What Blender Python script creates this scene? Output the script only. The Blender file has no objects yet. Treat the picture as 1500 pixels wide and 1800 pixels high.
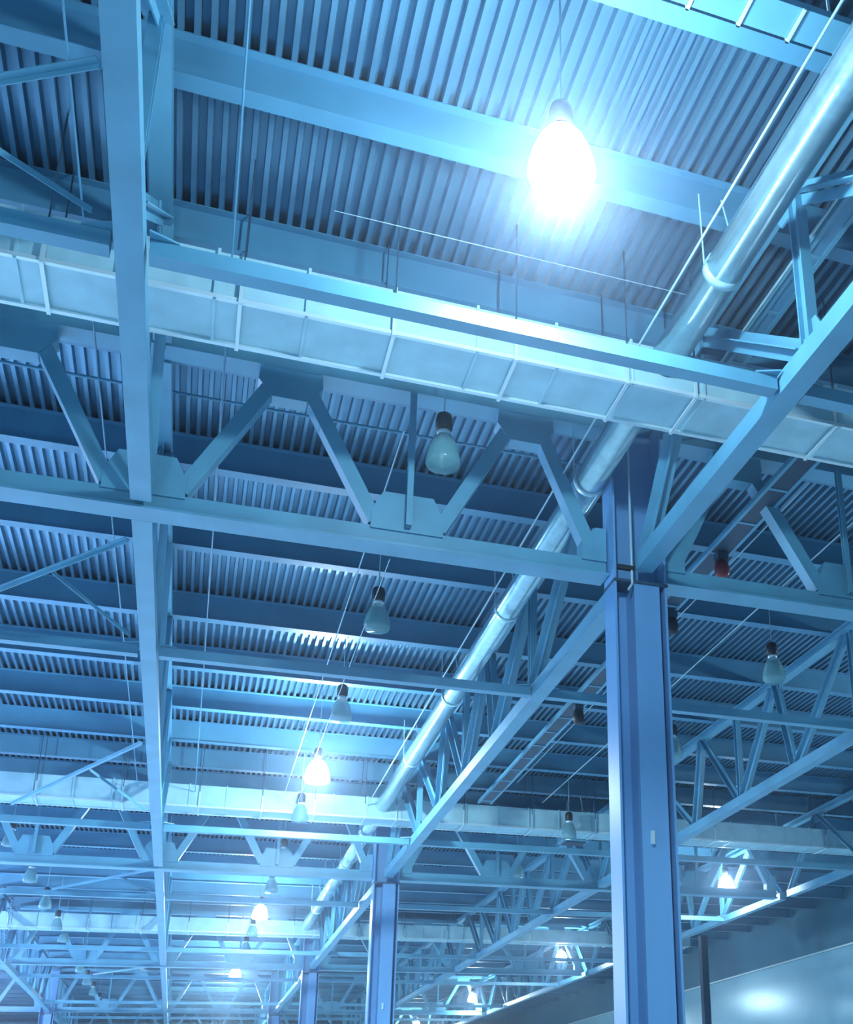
import bpy, bmesh, math, random
from mathutils import Vector, Matrix
random.seed(7)
scene = bpy.context.scene
col = scene.collection
EYE = 1.6                      # camera height above the floor; all z below are given above the eye

# ------------------------------------------------------------------ camera
W, H = 1500.0, 1800.0
VX, VY, VZ = (6700.0, 1830.0), (301.0, 2000.0), (940.0, -4270.0)    # vanishing points of across, depth, up
PX, PY, FOC = 1086.859, 1257.943, 1996.657
def cdir(v):
    return Vector((v[0]-PX, v[1]-PY, FOC)).normalized()             # x right, y down, z forward
ax, ay, az = cdir(VX), cdir(VY), cdir(VZ)
right = Vector((ax[0], ay[0], az[0])).normalized()
down = Vector((ax[1], ay[1], az[1])).normalized()
fwd = Vector((ax[2], ay[2], az[2])).normalized()
up = -down
cam_data = bpy.data.cameras.new('camera')
cam = bpy.data.objects.new('camera', cam_data)
col.objects.link(cam)
m = Matrix((right, up, -fwd)).transposed().to_4x4()
m.translation = Vector((0, 0, EYE))
cam.matrix_world = m
cam_data.sensor_fit = 'VERTICAL'
cam_data.sensor_height = 36.0
cam_data.lens = FOC/H*36.0
cam_data.shift_x = (W/2-PX)/H
cam_data.shift_y = (PY-H/2)/H
cam_data.clip_end = 500
scene.camera = cam

# ------------------------------------------------------------------ world, exposure
world = bpy.data.worlds.new('world'); scene.world = world
world.use_nodes = True
world.node_tree.nodes['Background'].inputs[0].default_value = (0.10, 0.22, 0.45, 1)
world.node_tree.nodes['Background'].inputs[1].default_value = 0.3
vs = scene.view_settings
scene.display_settings.display_device = 'sRGB'
vs.view_transform = 'Standard'; vs.look = 'None'; vs.gamma = 1.0
vs.use_curve_mapping = False
vs.exposure = 0.22
cy = scene.cycles
cy.use_denoising = True
cy.max_bounces = 6; cy.diffuse_bounces = 4; cy.glossy_bounces = 3; cy.transparent_max_bounces = 8
cy.sample_clamp_indirect = 6.0
cy.use_light_tree = True
cy.use_adaptive_sampling = True; cy.adaptive_threshold = 0.03
cy.caustics_reflective = False; cy.caustics_refractive = False
LAMP_WATT = 950.0
DOWN_WATT = 3000.0
VIOLET = (0.60, 0.72, 1.0)
DOME_EMIT = 12.0
LAMP_COLOR = (0.77, 0.93, 1.0)

# ------------------------------------------------------------------ materials
def mat(name, color, rough=0.5, metal=0.0, noise=0.0, nscale=3.0, emit=None, strength=0.0, streak=False):
    mt = bpy.data.materials.new(name); mt.use_nodes = True
    nt = mt.node_tree; b = nt.nodes['Principled BSDF']
    b.inputs['Base Color'].default_value = (*color, 1)
    b.inputs['Roughness'].default_value = rough
    b.inputs['Metallic'].default_value = metal
    if noise:
        tc = nt.nodes.new('ShaderNodeTexCoord'); n = nt.nodes.new('ShaderNodeTexNoise')
        n.inputs['Scale'].default_value = nscale; n.inputs['Detail'].default_value = 5
        src = tc.outputs['Object']
        if streak:
            mp = nt.nodes.new('ShaderNodeMapping'); mp.inputs['Scale'].default_value = (1, 1, 0.12)
            nt.links.new(src, mp.inputs[0]); src = mp.outputs[0]
        nt.links.new(src, n.inputs['Vector'])
        r = nt.nodes.new('ShaderNodeValToRGB')
        r.color_ramp.elements[0].position = 0.3; r.color_ramp.elements[1].position = 0.7
        r.color_ramp.elements[0].color = (*[c*(1-noise) for c in color], 1)
        r.color_ramp.elements[1].color = (*[min(1, c*(1+noise*0.6)) for c in color], 1)
        nt.links.new(n.outputs['Fac'], r.inputs[0]); nt.links.new(r.outputs[0], b.inputs['Base Color'])
    if emit:
        b.inputs['Emission Color'].default_value = (*emit, 1)
        b.inputs['Emission Strength'].default_value = strength
    return mt
STEEL = mat('painted_steel', (0.10, 0.335, 0.50), 0.42, 0.0, 0.14, 1.3)
STEEL2 = mat('purlin_steel', (0.075, 0.27, 0.44), 0.45, 0.0, 0.14, 0.9)
COLM = mat('column_paint', (0.13, 0.34, 0.64), 0.38, 0.0, 0.10, 1.0, streak=True)
DECK = mat('galvanised_deck', (0.13, 0.33, 0.50), 0.36, 0.6, 0.10, 0.5)
GALV = mat('galvanised_sheet', (0.36, 0.66, 0.78), 0.4, 0.15, 0.16, 1.6)
SPIRAL = mat('spiral_duct_sheet', (0.42, 0.72, 0.84), 0.24, 0.75, 0.14, 5.0)
TRIM = mat('bright_zinc', (0.60, 0.82, 0.90), 0.35, 0.4)
BLACK = mat('black_enamel', (0.006, 0.010, 0.02), 0.5)
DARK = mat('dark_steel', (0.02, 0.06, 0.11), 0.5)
CABLE = mat('pale_cable', (0.30, 0.52, 0.62), 0.4)
FLOOR = mat('floor_concrete', (0.62, 0.76, 0.88), 0.6, 0.0, 0.12, 0.4)
ROOFM = mat('roof_slab', (0.12, 0.2, 0.28), 0.8)
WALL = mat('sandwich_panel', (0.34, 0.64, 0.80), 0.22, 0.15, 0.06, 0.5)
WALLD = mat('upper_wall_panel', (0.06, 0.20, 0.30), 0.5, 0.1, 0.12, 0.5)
WALLF = mat('far_wall_panel', (0.30, 0.58, 0.72), 0.5)
RED = mat('red_lens', (0.16, 0.006, 0.015), 0.3)
LIT = bpy.data.materials.new('lit_dome'); LIT.use_nodes = True
def lit_nodes():
    nt = LIT.node_tree; nt.nodes.clear()
    o = nt.nodes.new('ShaderNodeOutputMaterial'); a = nt.nodes.new('ShaderNodeAddShader')
    t = nt.nodes.new('ShaderNodeBsdfTransparent'); e = nt.nodes.new('ShaderNodeEmission')
    t.inputs[0].default_value = (0.9, 0.95, 1, 1)
    e.inputs[0].default_value = (0.86, 0.96, 1.0, 1); e.inputs[1].default_value = DOME_EMIT
    nt.links.new(t.outputs[0], a.inputs[0]); nt.links.new(e.outputs[0], a.inputs[1]); nt.links.new(a.outputs[0], o.inputs[0])
lit_nodes()
def dome_mat():
    mt = bpy.data.materials.new('frosted_dome'); mt.use_nodes = True
    nt = mt.node_tree; b = nt.nodes['Principled BSDF']
    b.inputs['Base Color'].default_value = (0.15, 0.38, 0.44, 1); b.inputs['Roughness'].default_value = 0.25
    b.inputs['Alpha'].default_value = 0.62
    return mt
DOME = dome_mat()
def corr_mat():      # ribbed spiral seam bump for the round duct
    nt = SPIRAL.node_tree; b = nt.nodes['Principled BSDF']
    tc = nt.nodes.new('ShaderNodeTexCoord'); w = nt.nodes.new('ShaderNodeTexWave')
    w.bands_direction = 'Y'; w.inputs['Scale'].default_value = 2.2; w.inputs['Distortion'].default_value = 0.6
    bp = nt.nodes.new('ShaderNodeBump'); bp.inputs['Strength'].default_value = 0.03; bp.inputs['Distance'].default_value = 0.02
    nt.links.new(tc.outputs['Object'], w.inputs[0]); nt.links.new(w.outputs['Fac'], bp.inputs['Height'])
    nt.links.new(bp.outputs[0], b.inputs['Normal'])
corr_mat()

# ------------------------------------------------------------------ mesh helpers
class MB:
    def __init__(s): s.v = []; s.f = []
    def add(s, vs_, fs):
        n = len(s.v); s.v += [tuple(v) for v in vs_]; s.f += [tuple(i+n for i in f) for f in fs]; return s
    def box(s, a, b):
        x0, y0, z0 = a; x1, y1, z1 = b
        return s.add([(x0,y0,z0),(x1,y0,z0),(x1,y1,z0),(x0,y1,z0),(x0,y0,z1),(x1,y0,z1),(x1,y1,z1),(x0,y1,z1)],
                     [(0,3,2,1),(4,5,6,7),(0,1,5,4),(1,2,6,5),(2,3,7,6),(3,0,4,7)])
    def prism(s, p, q, prof, side):
        """extrude the closed 2D profile (u along side, v along the second normal) from p to q"""
        p, q = Vector(p), Vector(q); d = (q-p).normalized()
        u = Vector(side); u = (u-d*u.dot(d)).normalized(); v = d.cross(u)
        n = len(prof); vs_ = [p+u*a+v*b for a, b in prof]+[q+u*a+v*b for a, b in prof]
        fs = [(i, (i+1) % n, n+(i+1) % n, n+i) for i in range(n)]
        fs += [tuple(reversed(range(n))), tuple(range(n, 2*n))]
        return s.add(vs_, fs)
    def bar(s, p, q, w, h, side=(1, 0, 0)):
        return s.prism(p, q, [(-w/2,-h/2),(w/2,-h/2),(w/2,h/2),(-w/2,h/2)], side)
    def isec(s, p, q, bf, h, t, side=(1, 0, 0)):
        """I section: flange width bf along side, depth h across it"""
        a, c, k = bf/2, h/2, t/2
        pr = [(-a,-c),(a,-c),(a,-c+t),(k,-c+t),(k,c-t),(a,c-t),(a,c),(-a,c),(-a,c-t),(-k,c-t),(-k,-c+t),(-a,-c+t)]
        return s.prism(p, q, pr, side)
    def angle(s, p, q, w, t, side=(1, 0, 0)):
        return s.prism(p, q, [(0,0),(w,0),(w,t),(t,t),(t,w),(0,w)], side)
    def tube(s, p, q, r, n=16):
        pr = [(r*math.cos(2*math.pi*i/n), r*math.sin(2*math.pi*i/n)) for i in range(n)]
        d = (Vector(q)-Vector(p)).normalized()
        side = (1, 0, 0) if abs(d.x) < 0.8 else (0, 1, 0)
        return s.prism(p, q, pr, side)
    def lathe(s, prof, c=(0, 0, 0), n=24, cap=True):
        vs_ = []; fs = []; k = len(prof)
        for i in range(n):
            a = 2*math.pi*i/n
            for r, z in prof: vs_.append((c[0]+r*math.cos(a), c[1]+r*math.sin(a), c[2]+z))
        for i in range(n):
            j = (i+1) % n
            for t in range(k-1): fs.append((i*k+t, j*k+t, j*k+t+1, i*k+t+1))
        if cap:
            fs.append(tuple(i*k for i in range(n))[::-1]); fs.append(tuple(i*k+k-1 for i in range(n)))
        return s.add(vs_, fs)
    def plate(s, pts, axis, t):
        """polygon plate: pts are 3D points in a plane, thickened by t along axis"""
        a = Vector(axis).normalized()*t/2; n = len(pts)
        vs_ = [Vector(p)-a for p in pts]+[Vector(p)+a for p in pts]
        fs = [tuple(range(n)), tuple(reversed(range(n, 2*n)))]+[(i, n+i, n+(i+1) % n, (i+1) % n) for i in range(n)]
        return s.add(vs_, fs)
    def build(s, name, material, parent=None, smooth=False):
        me = bpy.data.meshes.new(name)
        off = Vector((0, 0, -EYE)) if parent is None else Vector(parent['_base'])
        me.from_pydata([tuple(Vector(v)-off) for v in s.v], [], s.f)
        bm = bmesh.new(); bm.from_mesh(me); bmesh.ops.recalc_face_normals(bm, faces=bm.faces); bm.to_mesh(me); bm.free()
        me.materials.append(material)
        if smooth:
            for p in me.polygons: p.use_smooth = len(p.vertices) == 4
        o = bpy.data.objects.new(name, me); col.objects.link(o)
        if parent is not None: o.parent = parent
        return o
def tag(o, label, cat, group=None, kind=None):
    if label: o['label'] = label
    if cat: o['category'] = cat
    if group: o['group'] = group
    if kind: o['kind'] = kind
    return o
def thing(name, base, label, cat, group=None):
    o = bpy.data.objects.new(name, None); col.objects.link(o)
    o['_base'] = list(base)
    o.location = (base[0], base[1], base[2]+EYE); o.empty_display_size = 0.2
    return tag(o, label, cat, group)
def single(mb, name, material, label, cat, group=None, smooth=False):
    """one-mesh thing with its origin at its own lowest corner"""
    xs = [v[0] for v in mb.v]; ys = [v[1] for v in mb.v]; zs = [v[2] for v in mb.v]
    b = ((min(xs)+max(xs))/2, (min(ys)+max(ys))/2, min(zs))
    mb.v = [(v[0]-b[0], v[1]-b[1], v[2]-b[2]-EYE) for v in mb.v]
    o = mb.build(name, material, None, smooth); o.location = (b[0], b[1], b[2]+EYE)
    return tag(o, label, cat, group)
def copy_tree(root, loc, label, group=None):
    r = root.copy(); col.objects.link(r); r.location = (loc[0], loc[1], loc[2]+EYE)
    if label: r['label'] = label
    if group: r['group'] = group
    def rec(src, dst):
        for ch in list(kids.get(src.name, [])):
            c = ch.copy(); col.objects.link(c); c.parent = dst
            rec(ch, c)
    kids = {}
    stack = [root]
    while stack:
        o = stack.pop(); kids[o.name] = list(o.children); stack += kids[o.name]
    rec(root, r)
    return r
def struct(mb, name, material):
    o = mb.build(name, material); o['kind'] = 'structure'; return o
ORD = ['first', 'second', 'third', 'fourth', 'fifth', 'sixth', 'seventh', 'eighth', 'ninth', 'tenth']

# ------------------------------------------------------------------ layout of the hall (metres, above the eye)
YT = [16.85+26.35*k for k in range(-1, 5)]          # cross truss rows
XG = [-17.55, -9.45, -1.35, 6.75, 15.35, 23.95]     # lines of the lengthwise trusses
CH = 9.0                                            # underside of the bottom chords
PB, PT = 12.22, 12.90                               # purlin underside and top
XL, XR, YB, YF = -34.0, 36.0, -14.0, 150.0
PLEVEL = [0.45, 3.85, 7.25, 11.1, 14.55, 17.85, 21.1, 24.0]
PYS = sorted(-9.5+26.35*k+q for k in range(0, 6) for q in PLEVEL if -9.5+26.35*k+q > 4.5)
PYS = [8.8 if abs(q-8.35) < 0.1 else q for q in PYS]

# ---- structure: floor, ceiling deck, walls
struct(MB().box((XL, YB, -EYE-0.2), (XR, YF, -EYE)), 'floor', FLOOR)
def deck():
    mb = MB(); p = 0.195; x = XL; prof = []
    while x < XR-p:
        prof += [(x, PT), (x+0.068, PT), (x+0.085, PT+0.13), (x+0.178, PT+0.13)]
        x += p
    prof.append((XR, PT))
    n = len(prof)
    vs_ = [(a, YB, b) for a, b in prof]+[(a, YF, b) for a, b in prof]
    mb.add(vs_, [(i, i+1, n+i+1, n+i) for i in range(n-1)])
    return mb
struct(deck(), 'ceiling', DECK)
struct(MB().box((XL, YB, PT+0.18), (XR, YF, PT+0.45)), 'ceiling_slab', ROOFM)
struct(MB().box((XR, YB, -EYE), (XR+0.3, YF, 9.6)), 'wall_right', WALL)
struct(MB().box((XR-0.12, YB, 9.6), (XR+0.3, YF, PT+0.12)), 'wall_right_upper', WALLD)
struct(MB().box((XL-0.3, YB, -EYE), (XL, YF, PT+0.12)), 'wall_left', WALLF)
struct(MB().box((XL, YF, -EYE), (XR, YF+0.3, PT+0.12)), 'wall_far', WALLF)
struct(MB().box((XL, YB-0.3, -EYE), (XR, YB, PT+0.12)), 'wall_back', WALLF)
tr = MB().box((XR-0.16, YB, 9.55), (XR-0.12, YF, 9.65)); struct(tr, 'trim_1', TRIM)

# ------------------------------------------------------------------ words for places
LINE = {-17.55: 'far left girder line', -9.45: 'girder line left of the frame-high pale one',
        -1.35: 'left girder line', 6.75: 'girder line over the big column',
        15.35: 'girder line right of the big column', 23.95: 'rightmost girder line'}
STRIP = ['bay past the left edge', 'left bay', 'middle bay', 'bay right of the big column', 'rightmost bay', 'bay by the right wall']
def rowword(k):      # cross truss rows, k from 1
    return ['', 'nearest cross truss', 'cross truss at the second column', 'cross truss at the third column', 'farthest cross truss'][k] if k < 5 else 'faintest cross truss'

# ------------------------------------------------------------------ columns
def make_column(x, y, label):
    t = thing('steel_column', (x, y, -EYE), label, 'column', 'steel columns carrying the roof')
    x0, x1 = x-0.53, x+0.44; y0 = y-0.45; y1 = y+0.06
    z1 = CH+3.15
    MB().box((x0, y0, -EYE+0.03), (x0+0.04, y1, z1)).build('flange', COLM, t)
    MB().box((x1-0.04, y0, -EYE+0.03), (x1, y1, z1)).build('flange', COLM, t)
    MB().box((x0+0.04, y0+0.40, -EYE+0.03), (x1-0.04, y0+0.44, z1)).build('web', COLM, t)
    MB().box((x0+0.36, y0, -EYE+0.03), (x0+0.83, y0+0.40, CH-0.2)).build('front_box', COLM, t)
    MB().box((x0, y0, -EYE), (x1, y1, -EYE+0.03)).build('base_plate', STEEL, t)
    MB().box((x0-0.01, y0-0.03, CH-0.2), (x1+0.01, y1, CH-0.15)).build('bearing_plate', DARK, t)
    MB().box((x0+0.5, y0-0.05, 4.2), (x0+0.56, y0, 4.42)).build('hook', TRIM, t)
    return t
c0 = make_column(6.75, YT[1], 'big blue steel column in the right foreground, dark recess down its left')
copy_tree(c0, (6.75, YT[2], -EYE), 'second column back, pale lavender, standing left of the big foreground column')
copy_tree(c0, (6.75, YT[3], -EYE), 'third column back, small and blue at the bottom, left of the pale lavender column')
copy_tree(c0, (6.75, YT[4], -EYE), 'smallest farthest column at the bottom edge, left of the third column back')
copy_tree(c0, (-9.45, YT[4], -EYE), 'distant column at the bottom left corner under the dark slanting girder')

# ------------------------------------------------------------------ lengthwise trusses (one per span)
L = 26.35
def make_long_truss(label, group, onecol):
    t = thing('lengthwise_truss', (0, 0, CH), label, 'truss', group)
    g = 0.5 if onecol else 0.32
    zb, zt = CH+0.24, 12.08
    if onecol: MB().box((-0.16, 0.10, CH+0.02), (0.16, L-g, CH+0.32)).build('bottom_chord', STEEL, t)
    else: MB().box((-0.15, g, CH+0.06), (0.15, L-g, CH+0.34)).build('bottom_chord', STEEL, t)
    MB().isec((0, 0.22 if not onecol else 0.1, zt), (0, L-0.32 if not onecol else L-0.46, zt), 0.28, 0.24, 0.03).build('top_chord', STEEL, t)
    b = [(0.75 if onecol else 0.45, 0), (6.4, 1), (9.7, 0), (13.175, 1), (16.65, 0), (19.95, 1), (L-(0.75 if onecol else 0.45), 0)]
    for y, post in b:
        if post: MB().isec((0, y, zb+0.1), (0, y, zt-0.12), 0.16, 0.22, 0.025, (1, 0, 0)).build('post', STEEL, t)
    dg = [(0.75 if onecol else 0.45, 3.0), (6.3, 3.1), (9.6, 6.6), (9.8, 10.5), (13.0, 10.7), (13.35, 15.7), (16.55, 15.8), (16.75, 20.1), (20.05, 23.2), (L-(0.75 if onecol else 0.45), 23.35)]
    for yb, yt in dg:
        MB().angle((0.02, yb, zb+0.12), (0.02, yt, zt-0.1), 0.15, 0.02, (1, 0, 0)).angle((-0.02, yb, zb+0.12), (-0.02, yt, zt-0.1), 0.15, 0.02, (-1, 0, 0)).build('diagonal', STEEL, t)
    for y, post in b[1:-1]:
        MB().plate([(0, y-0.42, zb+0.06), (0, y+0.42, zb+0.06), (0, y+0.2, zb+0.48), (0, y-0.2, zb+0.48)], (1, 0, 0), 0.03).build('gusset_plate', STEEL, t)
    for y in (3.05, 6.6, 10.6, 15.75, 20.15, 23.3):
        MB().plate([(0, y-0.4, zt-0.1), (0, y+0.4, zt-0.1), (0, y+0.22, zt-0.42), (0, y-0.22, zt-0.42)], (1, 0, 0), 0.03).build('gusset_plate', STEEL, t)
    return t
SPAN = ['span nearest the camera', 'span just beyond the nearest cross truss', 'span beyond the second column row',
        'span beyond the third column row', 'farthest span']
protos = {}
def put_long(x, k):
    oc = x in (6.75, -9.45)
    loc = (x, YT[k], CH)
    lab = {(-1.35, 0): 'wide pale girder running from the top left down to the nearest cross truss',
           (6.75, 0): 'pale girder coming from the right edge down to the big column',
           (6.75, 1): 'zigzag girder running from behind the big column to the second column'}.get(
           (x, k), '%s, %s' % (LINE[x], SPAN[k]))
    grp = 'lengthwise lattice girders'
    if oc not in protos:
        protos[oc] = make_long_truss(lab, grp, oc); protos[oc].location = (loc[0], loc[1], loc[2]+EYE)
    else: copy_tree(protos[oc], loc, lab, grp)
for x, ks in ((-1.35, range(0, 5)), (6.75, range(0, 5)), (15.35, range(0, 5)), (23.95, range(1, 5)), (-9.45, range(2, 5))):
    for k in ks: put_long(x, k)

# ------------------------------------------------------------------ cross trusses
def make_cross(x0, x1, y, label):
    t = thing('cross_truss', (x0, y, CH), label, 'truss', 'cross trusses between the columns')
    Lx = x1-x0; a, e = x0+0.46, x1-0.55; mid = (x0+x1)/2
    mb = MB(); mb.box((a, y-0.24, CH), (e, y+0.20, CH+0.04)).box((a, y-0.11, CH+0.04), (e, y+0.11, CH+0.36))
    mb.build('bottom_chord', STEEL, t)
    MB().box((a-0.0, y-0.2, 12.0), (e, y+0.2, 12.2)).build('top_chord', STEEL, t)
    bn = [x0, x0+Lx/4, mid, x0+3*Lx/4, x1]
    tn = [x0+Lx/8, x0+3*Lx/8, x0+5*Lx/8, x0+7*Lx/8]
    for i in range(4):
        tx = tn[i]
        for bx, s in ((bn[i], 1), (bn[i+1], -1)):
            p = (bx+s*(0.53 if 0 < bn.index(bx) < 4 else 0.78), y, 9.45); q = (tx-s*0.28, y, 11.75)
            MB().bar(p, q, 0.26, 0.24, (0, 1, 0)).build('diagonal', STEEL, t)
        MB().plate([(tx-0.5, y, 12.0), (tx+0.5, y, 12.0), (tx+0.52, y, 11.75), (tx+0.28, y, 11.45), (tx-0.28, y, 11.45), (tx-0.52, y, 11.75)], (0, 1, 0), 0.30).build('gusset_plate', STEEL, t)
    for i, bx in enumerate(bn):
        l, r = (0.52 if i else -0.46), (0.52 if i < 4 else -0.53)
        if i == 0: pts = [(bx+0.46, y, CH+0.3), (bx+0.95, y, CH+0.3), (bx+0.95, y, 9.7), (bx+0.75, y, 9.95), (bx+0.46, y, 9.95)]
        elif i == 4: pts = [(bx-0.55, y, CH+0.3), (bx-1.0, y, CH+0.3), (bx-1.0, y, 9.7), (bx-0.75, y, 9.95), (bx-0.55, y, 9.95)]
        else: pts = [(bx-0.6, y, CH+0.3), (bx+0.6, y, CH+0.3), (bx+0.6, y, 9.62), (bx+0.42, y, 10.0), (bx-0.42, y, 10.0), (bx-0.6, y, 9.62)]
        MB().plate(pts, (0, 1, 0), 0.30).build('gusset_plate', STEEL, t)
    for bx in (bn[1], bn[2], bn[3]):
        MB().isec((bx, y-0.25, CH+0.36), (bx, y-0.25, 12.0), 0.10, 0.10, 0.02, (1, 0, 0)).build('post', STEEL, t)
    return t
left1 = make_cross(-9.45, 6.75, YT[1], 'nearest cross truss, thick zigzag web, ending at the big column')
right1 = make_cross(6.75, 23.95, YT[1], 'cross truss leaving the big column to the right edge')
for k in (2, 3, 4, 5):
    rw = ['', '', 'second column', 'third column back', 'fourth column back', ''][k] if k < 5 else ''
    copy_tree(left1, (-9.45, YT[k], CH), ('pale cross truss from the left edge to the %s' % rw) if k < 5 else 'faintest cross truss low in the distance, left part')
    copy_tree(right1, (6.75, YT[k], CH), ('cross truss running right from the %s' % rw) if k < 5 else 'faintest cross truss low in the distance, right part')
    if k < 5:
        copy_tree(left1, (-25.65, YT[k], CH), 'cross truss in the row of the %s, cut by the left picture edge' % rw)

# ------------------------------------------------------------------ horizontal ties between the girders
def make_tie(x0, x1, y, label):
    t = thing('tie_beam', (x0, y, CH), label, 'beam', 'horizontal tie beams between girders')
    a, b = x0+0.2, x1-0.2
    MB().box((a, y-0.10, CH+0.06), (b, y+0.10, CH+0.26)).build('beam_body', STEEL, t)
    for xx, s in ((x0, 1), (x1, -1)):
        MB().plate([(xx+s*0.19, y-0.22, CH+0.28), (xx+s*0.19, y+0.22, CH+0.28), (xx+s*0.5, y+0.1, CH+0.28), (xx+s*0.5, y-0.1, CH+0.28)], (0, 0, 1), 0.025).build('end_plate', STEEL, t)
    return t
tieps = {}
tie_lab = {(-1.35, 0): 'near tie beam lit white by the big lamp, below the rectangular duct',
           (-1.35, 1): 'violet-blue tie beam across the picture just beyond the nearest cross truss',
           (-1.35, 2): 'bright thin tie beam just above the cross truss at the second column'}
n = 0
for k in range(1, 5):
    for d in (-5.74, 6.0):
        for i in range(1, 5):
            x0, x1 = XG[i], XG[i+1]
            if k == 1 and i == 4: continue
            w = 'just before' if d < 0 else 'just beyond'
            lab = tie_lab.get((x0, n)) or 'thin tie beam %s the %s, in the %s' % (w, rowword(k), STRIP[i])
            key = round(x1-x0, 2)
            if key not in tieps: tieps[key] = make_tie(x0, x1, YT[k]+d, lab)
            else: copy_tree(tieps[key], (x0, YT[k]+d, CH), lab)
        n += 1

# ------------------------------------------------------------------ slanting braces in the plane of the ties
def brace(p, q, label):
    single(MB().angle(p, q, 0.08, 0.012, (0, 0, -1)), 'wind_brace', STEEL, label, 'brace', 'slanting braces by the left girder')
Zb = CH+0.3
brace((-1.55, 8.86, Zb), (-5.2, 10.94, Zb), 'pale slanting brace meeting the left girder near the top edge')
brace((-3.15, 9.95, Zb+0.12), (-1.75, 10.9, Zb+0.12), 'short dark brace sloping down to the near tie beam, upper left')
brace((-1.6, 18.3, Zb), (-5.25, 22.62, Zb), 'long brace from the left girder just beyond the nearest cross truss')
brace((-2.9, 20.1, Zb+0.12), (-1.7, 22.65, Zb+0.12), 'short brace branching off the long brace to the violet-blue tie beam')
brace((-1.6, 29.2, Zb), (-5.3, 36.1, Zb), 'faint brace from the left girder low on the left')
brace((-3.0, 32.3, Zb+0.12), (-1.7, 36.2, Zb+0.12), 'faint short brace above the left end of the bright thin tie')
for k, nm in ((2, 'second'), (3, 'third')):
    y = YT[k]
    brace((-1.6, y+1.2, Zb), (-5.3, y+5.8, Zb), 'thin brace beyond the cross truss at the %s column, left of the left girder' % nm)
    brace((-2.9, y+3.0, Zb+0.12), (-1.7, y+5.8, Zb+0.12), 'short thin brace branching toward the left girder beyond the %s column row' % nm)

# ------------------------------------------------------------------ purlins
flute_shade = MB()  # dark strips added in the flutes to block light and blacken rib ends
for yy in PYS: flute_shade.box((XL, yy+0.03, PT+0.004), (XR, yy+0.10, PT+0.126))
struct(flute_shade, 'ceiling_flute_shade', DARK)
purl = {}
def purlin(i, j):
    x0, x1 = XG[i] if i >= 0 else XL, (XG[i+1] if i+1 < len(XG) else XR-0.2)
    y = PYS[j]
    key = i
    a, b = x0+0.015, x1-0.015
    if y < 7: lab = 'purlin crossing above the camera in the %s' % STRIP[i]
    else:
        # which cell, which place in the cell
        k = sum(1 for q in YT[1:] if y > q)
        first = [jj for jj in range(0 if k else 1, len(PYS)) if sum(1 for q in YT[1:] if PYS[jj] > q) == k][0]
        o = ORD[min(9, j-first)]
        if k == 0: where = 'before the nearest cross truss'
        else: where = 'beyond the %s' % rowword(k)
        lab = '%s purlin %s, %s' % (o, where, STRIP[i])
    if (i, j) == (2, 2): lab = 'broad pale roof purlin passing behind the big glaring lamp'
    if (i, j) == (2, 1): lab = 'pale purlin cutting the top right corner, nearest the camera'
    if (i, j) == (1, 2): lab = 'pale purlin at the top left corner, left of the wide girder'
    if key not in purl:
        t = (0.02)
        mb = MB()
        mb.isec((a, y, (PB+PT)/2), (b, y, (PB+PT)/2), 0.26, PT-PB, 0.018, (0, 1, 0))
        o_ = single(mb, 'roof_purlin', STEEL2, lab, 'purlin', 'roof purlins in the '+STRIP[i]); purl[key] = o_
    else:
        s = purl[key]; o_ = s.copy(); col.objects.link(o_)
        o_.location = (s.location.x, y, s.location.z); o_['label'] = lab
for i in range(0, 6):
    for j in range(len(PYS)):
        y = PYS[j]
        if i == 0 and y < 90: continue
        if i == 3 and y < 8: continue
        if i == 4 and y < 20: continue
        if i == 5 and y < 33: continue
        if i == 1 and y > 135: continue
        if y > 138: continue
        purlin(i, j)

# ------------------------------------------------------------------ rectangular ventilation ducts
def make_rect_duct(y, label):
    t = thing('rectangular_duct', (0, y, 10.5), label, 'duct', 'rectangular ventilation ducts')
    x0, x1 = -17.0, 29.5
    MB().box((x0, y, 10.5), (x1, y+0.92, 11.25)).build('duct_body', GALV, t)
    MB().box((x0, y+0.90, 10.46), (x1, y+0.97, 10.54)).build('edge_trim', TRIM, t)
    MB().box((x0, y-0.04, 10.47), (x1, y+0.02, 10.53)).build('edge_trim', TRIM, t)
    x = -16.0
    while x < x1-0.5:
        MB().box((x-0.02, y-0.035, 10.465), (x+0.02, y+0.955, 10.5)).box((x-0.02, y-0.035, 10.465), (x+0.02, y, 11.28)).build('seam_flange', GALV, t)
        x += 1.19
    for x in (-14.2, -9.0, -5.2, -2.6, -0.2, 1.84, 3.6, 5.33, 6.45, 8.9, 11.5, 14.0, 19.0, 24.0):
        mb = MB().box((x-0.025, y-0.06, 10.43), (x+0.025, y+0.98, 10.46))
        mb.box((x-0.025, y-0.07, 10.43), (x+0.025, y-0.045, 11.0))
        MB().box((x-0.01, y+0.98, 10.43), (x+0.01, y+1.0, PT)).box((x-0.01, y-0.07, 11.0), (x+0.01, y-0.05, PT)).build('hanger_rod', DARK, t)
        mb.build('hanger_strap', TRIM, t)
    return t
rd = make_rect_duct(13.32, 'large pale rectangular duct running across above the nearest cross truss')
copy_tree(rd, (0, 13.32+26.35, 10.5), 'pale rectangular duct in front of the second column row')
copy_tree(rd, (0, 13.32+52.7, 10.5), 'pale rectangular duct far off in front of the third column row')

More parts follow.
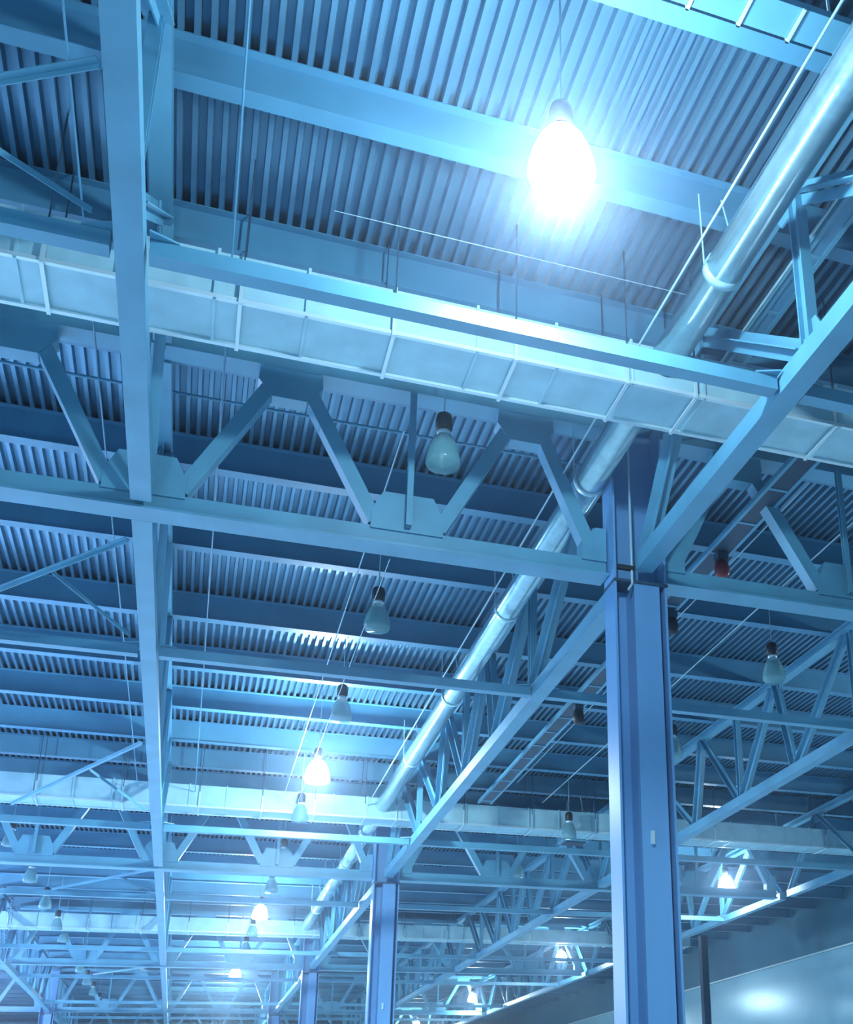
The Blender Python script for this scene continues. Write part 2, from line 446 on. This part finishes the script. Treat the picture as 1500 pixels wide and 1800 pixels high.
# ------------------------------------------------------------------ round ducts
def round_duct(y0, y1, label, collars):
    x, z, r = 5.97, 11.0, 0.265
    t = thing('round_duct', (x, y0, z-r), label, 'duct', 'round spiral ducts')
    MB().tube((x, y0, z), (x, y1, z), r, 32).build('duct_pipe', SPIRAL, t, smooth=True)
    for yc in collars:
        MB().tube((x, yc-0.07, z), (x, yc+0.07, z), r+0.018, 32).build('collar', GALV, t, smooth=True)
        MB().tube((x-0.28, yc, z), (x-0.30, yc, 12.25), 0.012, 6).tube((x+0.28, yc, z), (x+0.05, yc, 12.25), 0.012, 6).build('hanger_rod', CABLE, t)
round_duct(-6.0, 13.28, 'shiny round duct slanting from the right edge to the rectangular duct', (0.0, 5.6, 11.22))
round_duct(14.25, 39.63, 'long shiny round duct running away beyond the near rectangular duct', (16.9, 22.6, 28.3, 34.0))
round_duct(40.6, 65.98, 'far round duct beyond the second rectangular duct', (43.5, 49.2, 54.9, 60.6))

# ------------------------------------------------------------------ cables and conduits along the hall
def cable(x, z, y0, y1, r, label, m_=CABLE):
    single(MB().tube((x, y0, z), (x, y1, z), r, 8), 'service_cable', m_, label, 'cable', 'thin cables along the hall')
cable(5.42, 10.95, -5, 39.6, 0.018, 'thin bright cable just left of the round duct')
cable(2.50, 10.9, 16.2, 39, 0.014, 'thin white cable passing the unlit lamps of the middle row')
cable(2.95, 10.6, 20.2, 39, 0.010, 'fine faint cable just right of the white cable in the middle bay')
cable(-0.36, 11.0, -4, 39.6, 0.013, 'thin dark cable hanging close right of the left girder', STEEL2)
cable(-2.16, 11.0, -4, 39.6, 0.013, 'thin dark cable close left of the left girder', STEEL2)
cable(7.38, 11.95, 2, 16.2, 0.022, 'pale conduit right of the round duct near the right edge')
cable(12.0, 11.6, 14.4, 40, 0.016, 'thin cable crossing the upper right beyond the cross truss')
cable(10.9, 12.2, 17.4, 39.6, 0.016, 'thin cable right of the cable tray behind the big column')
# across
single(MB().tube((-9.2, 18.75, 12.55), (6.5, 18.75, 12.55), 0.03, 8), 'service_pipe', STEEL, 'thin pale pipe across the ribs behind the zigzag of the nearest truss', 'pipe')
single(MB().tube((0.9, 13.0, 12.1), (6.3, 13.0, 12.1), 0.006, 6), 'service_cable', CABLE, 'fine pale wire stretched across the ribs below the big lamp', 'cable')

# ------------------------------------------------------------------ cable trays
def make_tray(p, q, w, label, cuts, along='y'):
    t = thing('cable_tray', p, label, 'cable tray', 'cable trays')
    x, y0, z = p; y1 = q[1]
    def bx(a, b): return MB().box(a, b)
    if along == 'y':
        MB().box((x-w/2, y0, z), (x-w/2+0.07, y1, z+0.1)).build('side_rail', STEEL, t)
        MB().box((x+w/2-0.07, y0, z), (x+w/2, y1, z+0.1)).build('side_rail', STEEL, t)
        MB().box((x-w/2+0.07, y0, z+0.02), (x+w/2-0.07, y1, z+0.03)).build('tray_floor', cuts, t)
        y = y0+0.4; k = 0
        while y < y1 and k < 40:
            MB().box((x-w/2+0.07, y, z+0.0), (x+w/2-0.07, y+0.06, z+0.02)).build('rung', STEEL, t); y += 1.3; k += 1
    else:
        x1 = q[0]
        MB().box((x, y0-w/2, z), (x1, y0+w/2, z+0.02)).build('tray_floor', cuts, t)
        MB().box((x, y0-w/2-0.015, z), (x1, y0-w/2, z+0.1)).build('side_rail', STEEL, t)
        MB().box((x, y0+w/2, z), (x1, y0+w/2+0.015, z+0.1)).build('side_rail', STEEL, t)
        xx = x+0.3
        while xx < x1:
            MB().box((xx, y0-w/2-0.03, z-0.03), (xx+0.035, y0+w/2+0.05, z-0.005)).box((xx, y0+w/2+0.03, z-0.03), (xx+0.035, y0+w/2+0.05, 12.9)).build('hanger_strap', TRIM, t); xx += 0.62
    return t
make_tray((9.42, 14.4, 11.0), (9.42, 38.6, 11.0), 0.52, 'long cable tray slanting behind the foreground girder, right of the big column', DARK)
make_tray((7.66, 2.0, 11.98), (7.66, 16.0, 11.98), 0.34, 'short pale tray segments right of the round duct near the right edge', STEEL2)
make_tray((2.6, 8.0, 11.6), (12.0, 8.0, 11.6), 0.36, 'perforated tray crossing the top right corner', STEEL, along='x')

# ------------------------------------------------------------------ lamps
def lamp_parts(t, x, y, lit):
    z = 10.95
    MB().tube((x, y, z+0.1), (x, y, 12.9), 0.012, 6).build('hanging_cord', CABLE, t)
    MB().lathe([(0.03, 0.16), (0.06, 0.14), (0.12, 0.10), (0.14, 0.02), (0.14, -0.16), (0.10, -0.2)], (x, y, z), 20).build('ballast_housing', BLACK, t, smooth=True)
    MB().lathe([(0.10, -0.20), (0.115, -0.22), (0.115, -0.27), (0.10, -0.28)], (x, y, z), 20).build('neck_ring', TRIM, t, smooth=True)
    k = 1.35 if lit else 1.0  # lit domes enlarged to stand in for the glare around them
    pr = [(0.10, -0.28), (0.15, -0.32), (0.20, -0.42), (0.245, -0.56), (0.275, -0.70), (0.285, -0.80), (0.26, -0.86), (0.0, -0.90)]
    pr = [(a*k, -0.28+(b+0.28)*(1.15 if lit else 1.0)) for a, b in pr]
    MB().lathe(pr, (x, y, z), 28, cap=False).build('dome_shade', LIT if lit else DOME, t, smooth=True)
    if lit:
        ld = bpy.data.lights.new('lamp_light', 'POINT'); ld.energy = LAMP_WATT; ld.color = LAMP_COLOR; ld.shadow_soft_size = 0.22
        lo = bpy.data.objects.new('lamp_light', ld); col.objects.link(lo); lo.parent = t; lo.location = (0, 0, 0.28)
        sd = bpy.data.lights.new('downlight', 'SPOT'); sd.energy = DOWN_WATT; sd.color = LAMP_COLOR; sd.shadow_soft_size = 0.2
        sd.spot_size = math.radians(150); sd.spot_blend = 1.0
        so = bpy.data.objects.new('downlight', sd); col.objects.link(so); so.parent = t; so.location = (0, 0, -0.12)
protoL = {}
def lamp(x, y, lit, label, group, gain=1.0, tint=None):
    key = (lit, gain, tint)
    if key not in protoL:
        t = thing('pendant_lamp', (x, y, 10.05), label, 'lamp', group); protoL[key] = t
        lamp_parts(t, x, y, lit)
        for ch in t.children:
            if ch.type == 'LIGHT':
                ch.data.energy *= gain
                if tint: ch.data.color = tint
    else: copy_tree(protoL[key], (x, y, 10.05), label, group)
lamp(3.08, 9.45, True, 'big glaring lit lamp near the top of the picture', 'lit bell lamps')
lamp(3.08, 15.8, False, 'unlit bell lamp hanging inside the zigzag of the nearest cross truss', 'unlit bell lamps')
lamp(3.08, 22.5, False, 'unlit bell lamp just below the nearest cross truss in the middle bay', 'unlit bell lamps')
lamp(3.10, 28.5, False, 'unlit bell lamp just below the violet-blue tie beam', 'unlit bell lamps')
lamp(3.10, 34.0, True, 'lit lamp in the middle bay above the bright thin tie beam', 'lit bell lamps', 1.9)
names = {39.2: 'unlit lamp in front of the second rectangular duct', 46.0: 'unlit lamp beyond the cross truss at the second column',
         52.0: 'small unlit lamp just above the second glowing lamp low in the middle bay'}
for y in (39.2, 46.0, 52.0): lamp(3.1, y, False, names[y], 'unlit bell lamps')
lamp(3.05, 58.4, True, 'small lit lamp low in the middle bay, left of the second column', 'lit bell lamps', 1.9)
for y in (64.5, 70.6, 76.7): lamp(3.05, y, False, {64.5: 'tiny unlit lamp just past the small lit lamp of the middle bay', 70.6: 'tiny unlit lamp halfway between the two small lit lamps, middle bay', 76.7: 'tiny unlit lamp just before the lowest pair of lit lamps, middle bay'}[y], 'tiny unlit lamps, middle bay')
lamp(3.0, 82.0, True, 'tiny lit lamp near the bottom, left of the third column', 'lit bell lamps', 1.9)
lamp(3.0, 106.0, True, 'lit lamp at the very bottom glaring behind the farthest zigzag truss', 'lit bell lamps', 1.9)
for y in (45.4, 52.0, 58.2, 64.2, 68.4, 81.0, 87.8, 94.5, 102.0): lamp(-6.5, y, False,
    '%s unlit lamp from the left edge in the receding row at lower left' % ORD[(45.4, 52.0, 58.2, 64.2, 68.4, 81.0, 87.8, 94.5, 102.0).index(y)], 'small unlit lamps, left bay')
lamp(12.7, 22.7, False, 'unlit bell lamp right of the big column under the cross truss', 'unlit bell lamps')
lamp(12.7, 29.0, False, 'unlit lamp behind the girder right of the big column', 'unlit bell lamps')
lamp(12.8, 39.2, False, 'small unlit lamp left of the big column beside a boxy heater', 'unlit bell lamps')
lamp(12.8, 46.4, False, 'small unlit lamp just left of the big column above a slanting girder', 'unlit bell lamps')
lamp(22.75, 46.6, True, 'lit lamp right of the big column behind the white-lit truss', 'lit bell lamps')
lamp(22.4, 70.5, True, 'small lit lamp just left of the big column near the bottom', 'lit bell lamps')
lamp(22.4, 95.0, True, 'lit lamp at the bottom between the second column and big column', 'lit bell lamps')
lamp(22.4, 119.5, True, 'lowest tiny lit lamp right of the second column', 'lit bell lamps')
# unseen lamps added outside the frame to brighten the hall, violet on the left
for x, y in ((-6.5, -9.0), (-16.1, 9.5), (-16.1, 34.0), (-16.1, 58.4), (-24.0, 22.0), (-24.0, 70.0), (22.4, 22.0), (-16.1, 82.0), (-24.0, 46.0), (-24.0, 94.0)):
    lamp(x, y, True, 'added unseen lamp outside the frame, brightening the hall', 'added unseen fill lamps', *((4.8, VIOLET) if x < -10 and y > 30 else (1.0, None)))

# ------------------------------------------------------------------ small things
def beacon(x, y, label, m_):
    t = thing('warning_light', (x, y, 10.45), label, 'lamp', 'small heads on the cable tray')
    MB().box((x-0.12, y-0.1, 10.85), (x+0.12, y+0.1, 11.0)).build('mounting_box', DARK, t)
    MB().lathe([(0.05, 0.4), (0.13, 0.36), (0.16, 0.2), (0.14, 0.05), (0.06, 0.0)], (x, y, 10.45), 16).build('lens', m_, t, smooth=True)
beacon(9.45, 18.7, 'dark red light under the lower end of the cable tray', RED)
beacon(9.45, 28.0, 'dark round head under the far end of the cable tray', BLACK)
beacon(9.55, 21.6, 'dark round head right against the big column edge', BLACK)
def heater(x, y, z, label):
    t = thing('unit_heater', (x, y, z), label, 'heater', 'ceiling unit heaters')
    MB().box((x-0.55, y-0.4, z), (x+0.55, y+0.4, z+0.8)).build('casing', STEEL, t)
    MB().box((x-0.4, y-0.3, z-0.05), (x+0.4, y+0.3, z)).build('outlet_grille', DARK, t)
    for sx in (-0.4, 0.4):
        MB().tube((x+sx, y-0.2, z+0.8), (x+sx*0.6, y-0.2, PB), 0.02, 6).build('hanger_rod', CABLE, t)
heater(13.6, 41.1, 10.4, 'boxy heater with dark underside left of the big column')
t = thing('column_conduit', (6.5, 16.33, 8.6), 'thin conduit with hooked end on the top of the big column', 'pipe')
MB().tube((6.52, 16.33, 8.75), (6.52, 16.33, 12.0), 0.022, 8).build('pipe', CABLE, t)
MB().tube((6.52, 16.33, 8.75), (6.44, 16.33, 8.62), 0.022, 8).build('hooked_end', CABLE, t)
MB().box((6.25, 16.30, 9.0), (6.57, 16.37, 9.08)).build('clamp', BLACK, t)
single(MB().box((27.5, 60, -EYE), (27.9, 60.4, 10.2)), 'drain_pipe', DARK, 'dark vertical pipe at the bottom, right of the big column by the pale wall', 'pipe')

# ------------------------------------------------------------------ haze added through the hall for lamp glare and milky distance
def haze():
    mt = bpy.data.materials.new('glare_haze'); mt.use_nodes = True
    nt = mt.node_tree; nt.nodes.clear()
    o = nt.nodes.new('ShaderNodeOutputMaterial'); v = nt.nodes.new('ShaderNodeVolumeScatter')
    v.inputs['Color'].default_value = (0.48, 0.68, 1.0, 1)
    v.inputs['Density'].default_value = 0.0027; v.inputs['Anisotropy'].default_value = 0.9
    nt.links.new(v.outputs[0], o.inputs['Volume'])
    hz = MB().box((XL+0.01, YB+0.01, -EYE+0.01), (XR-0.2, YF-0.01, PT-0.01)).build('haze', mt)
    hz['kind'] = 'structure'
haze()
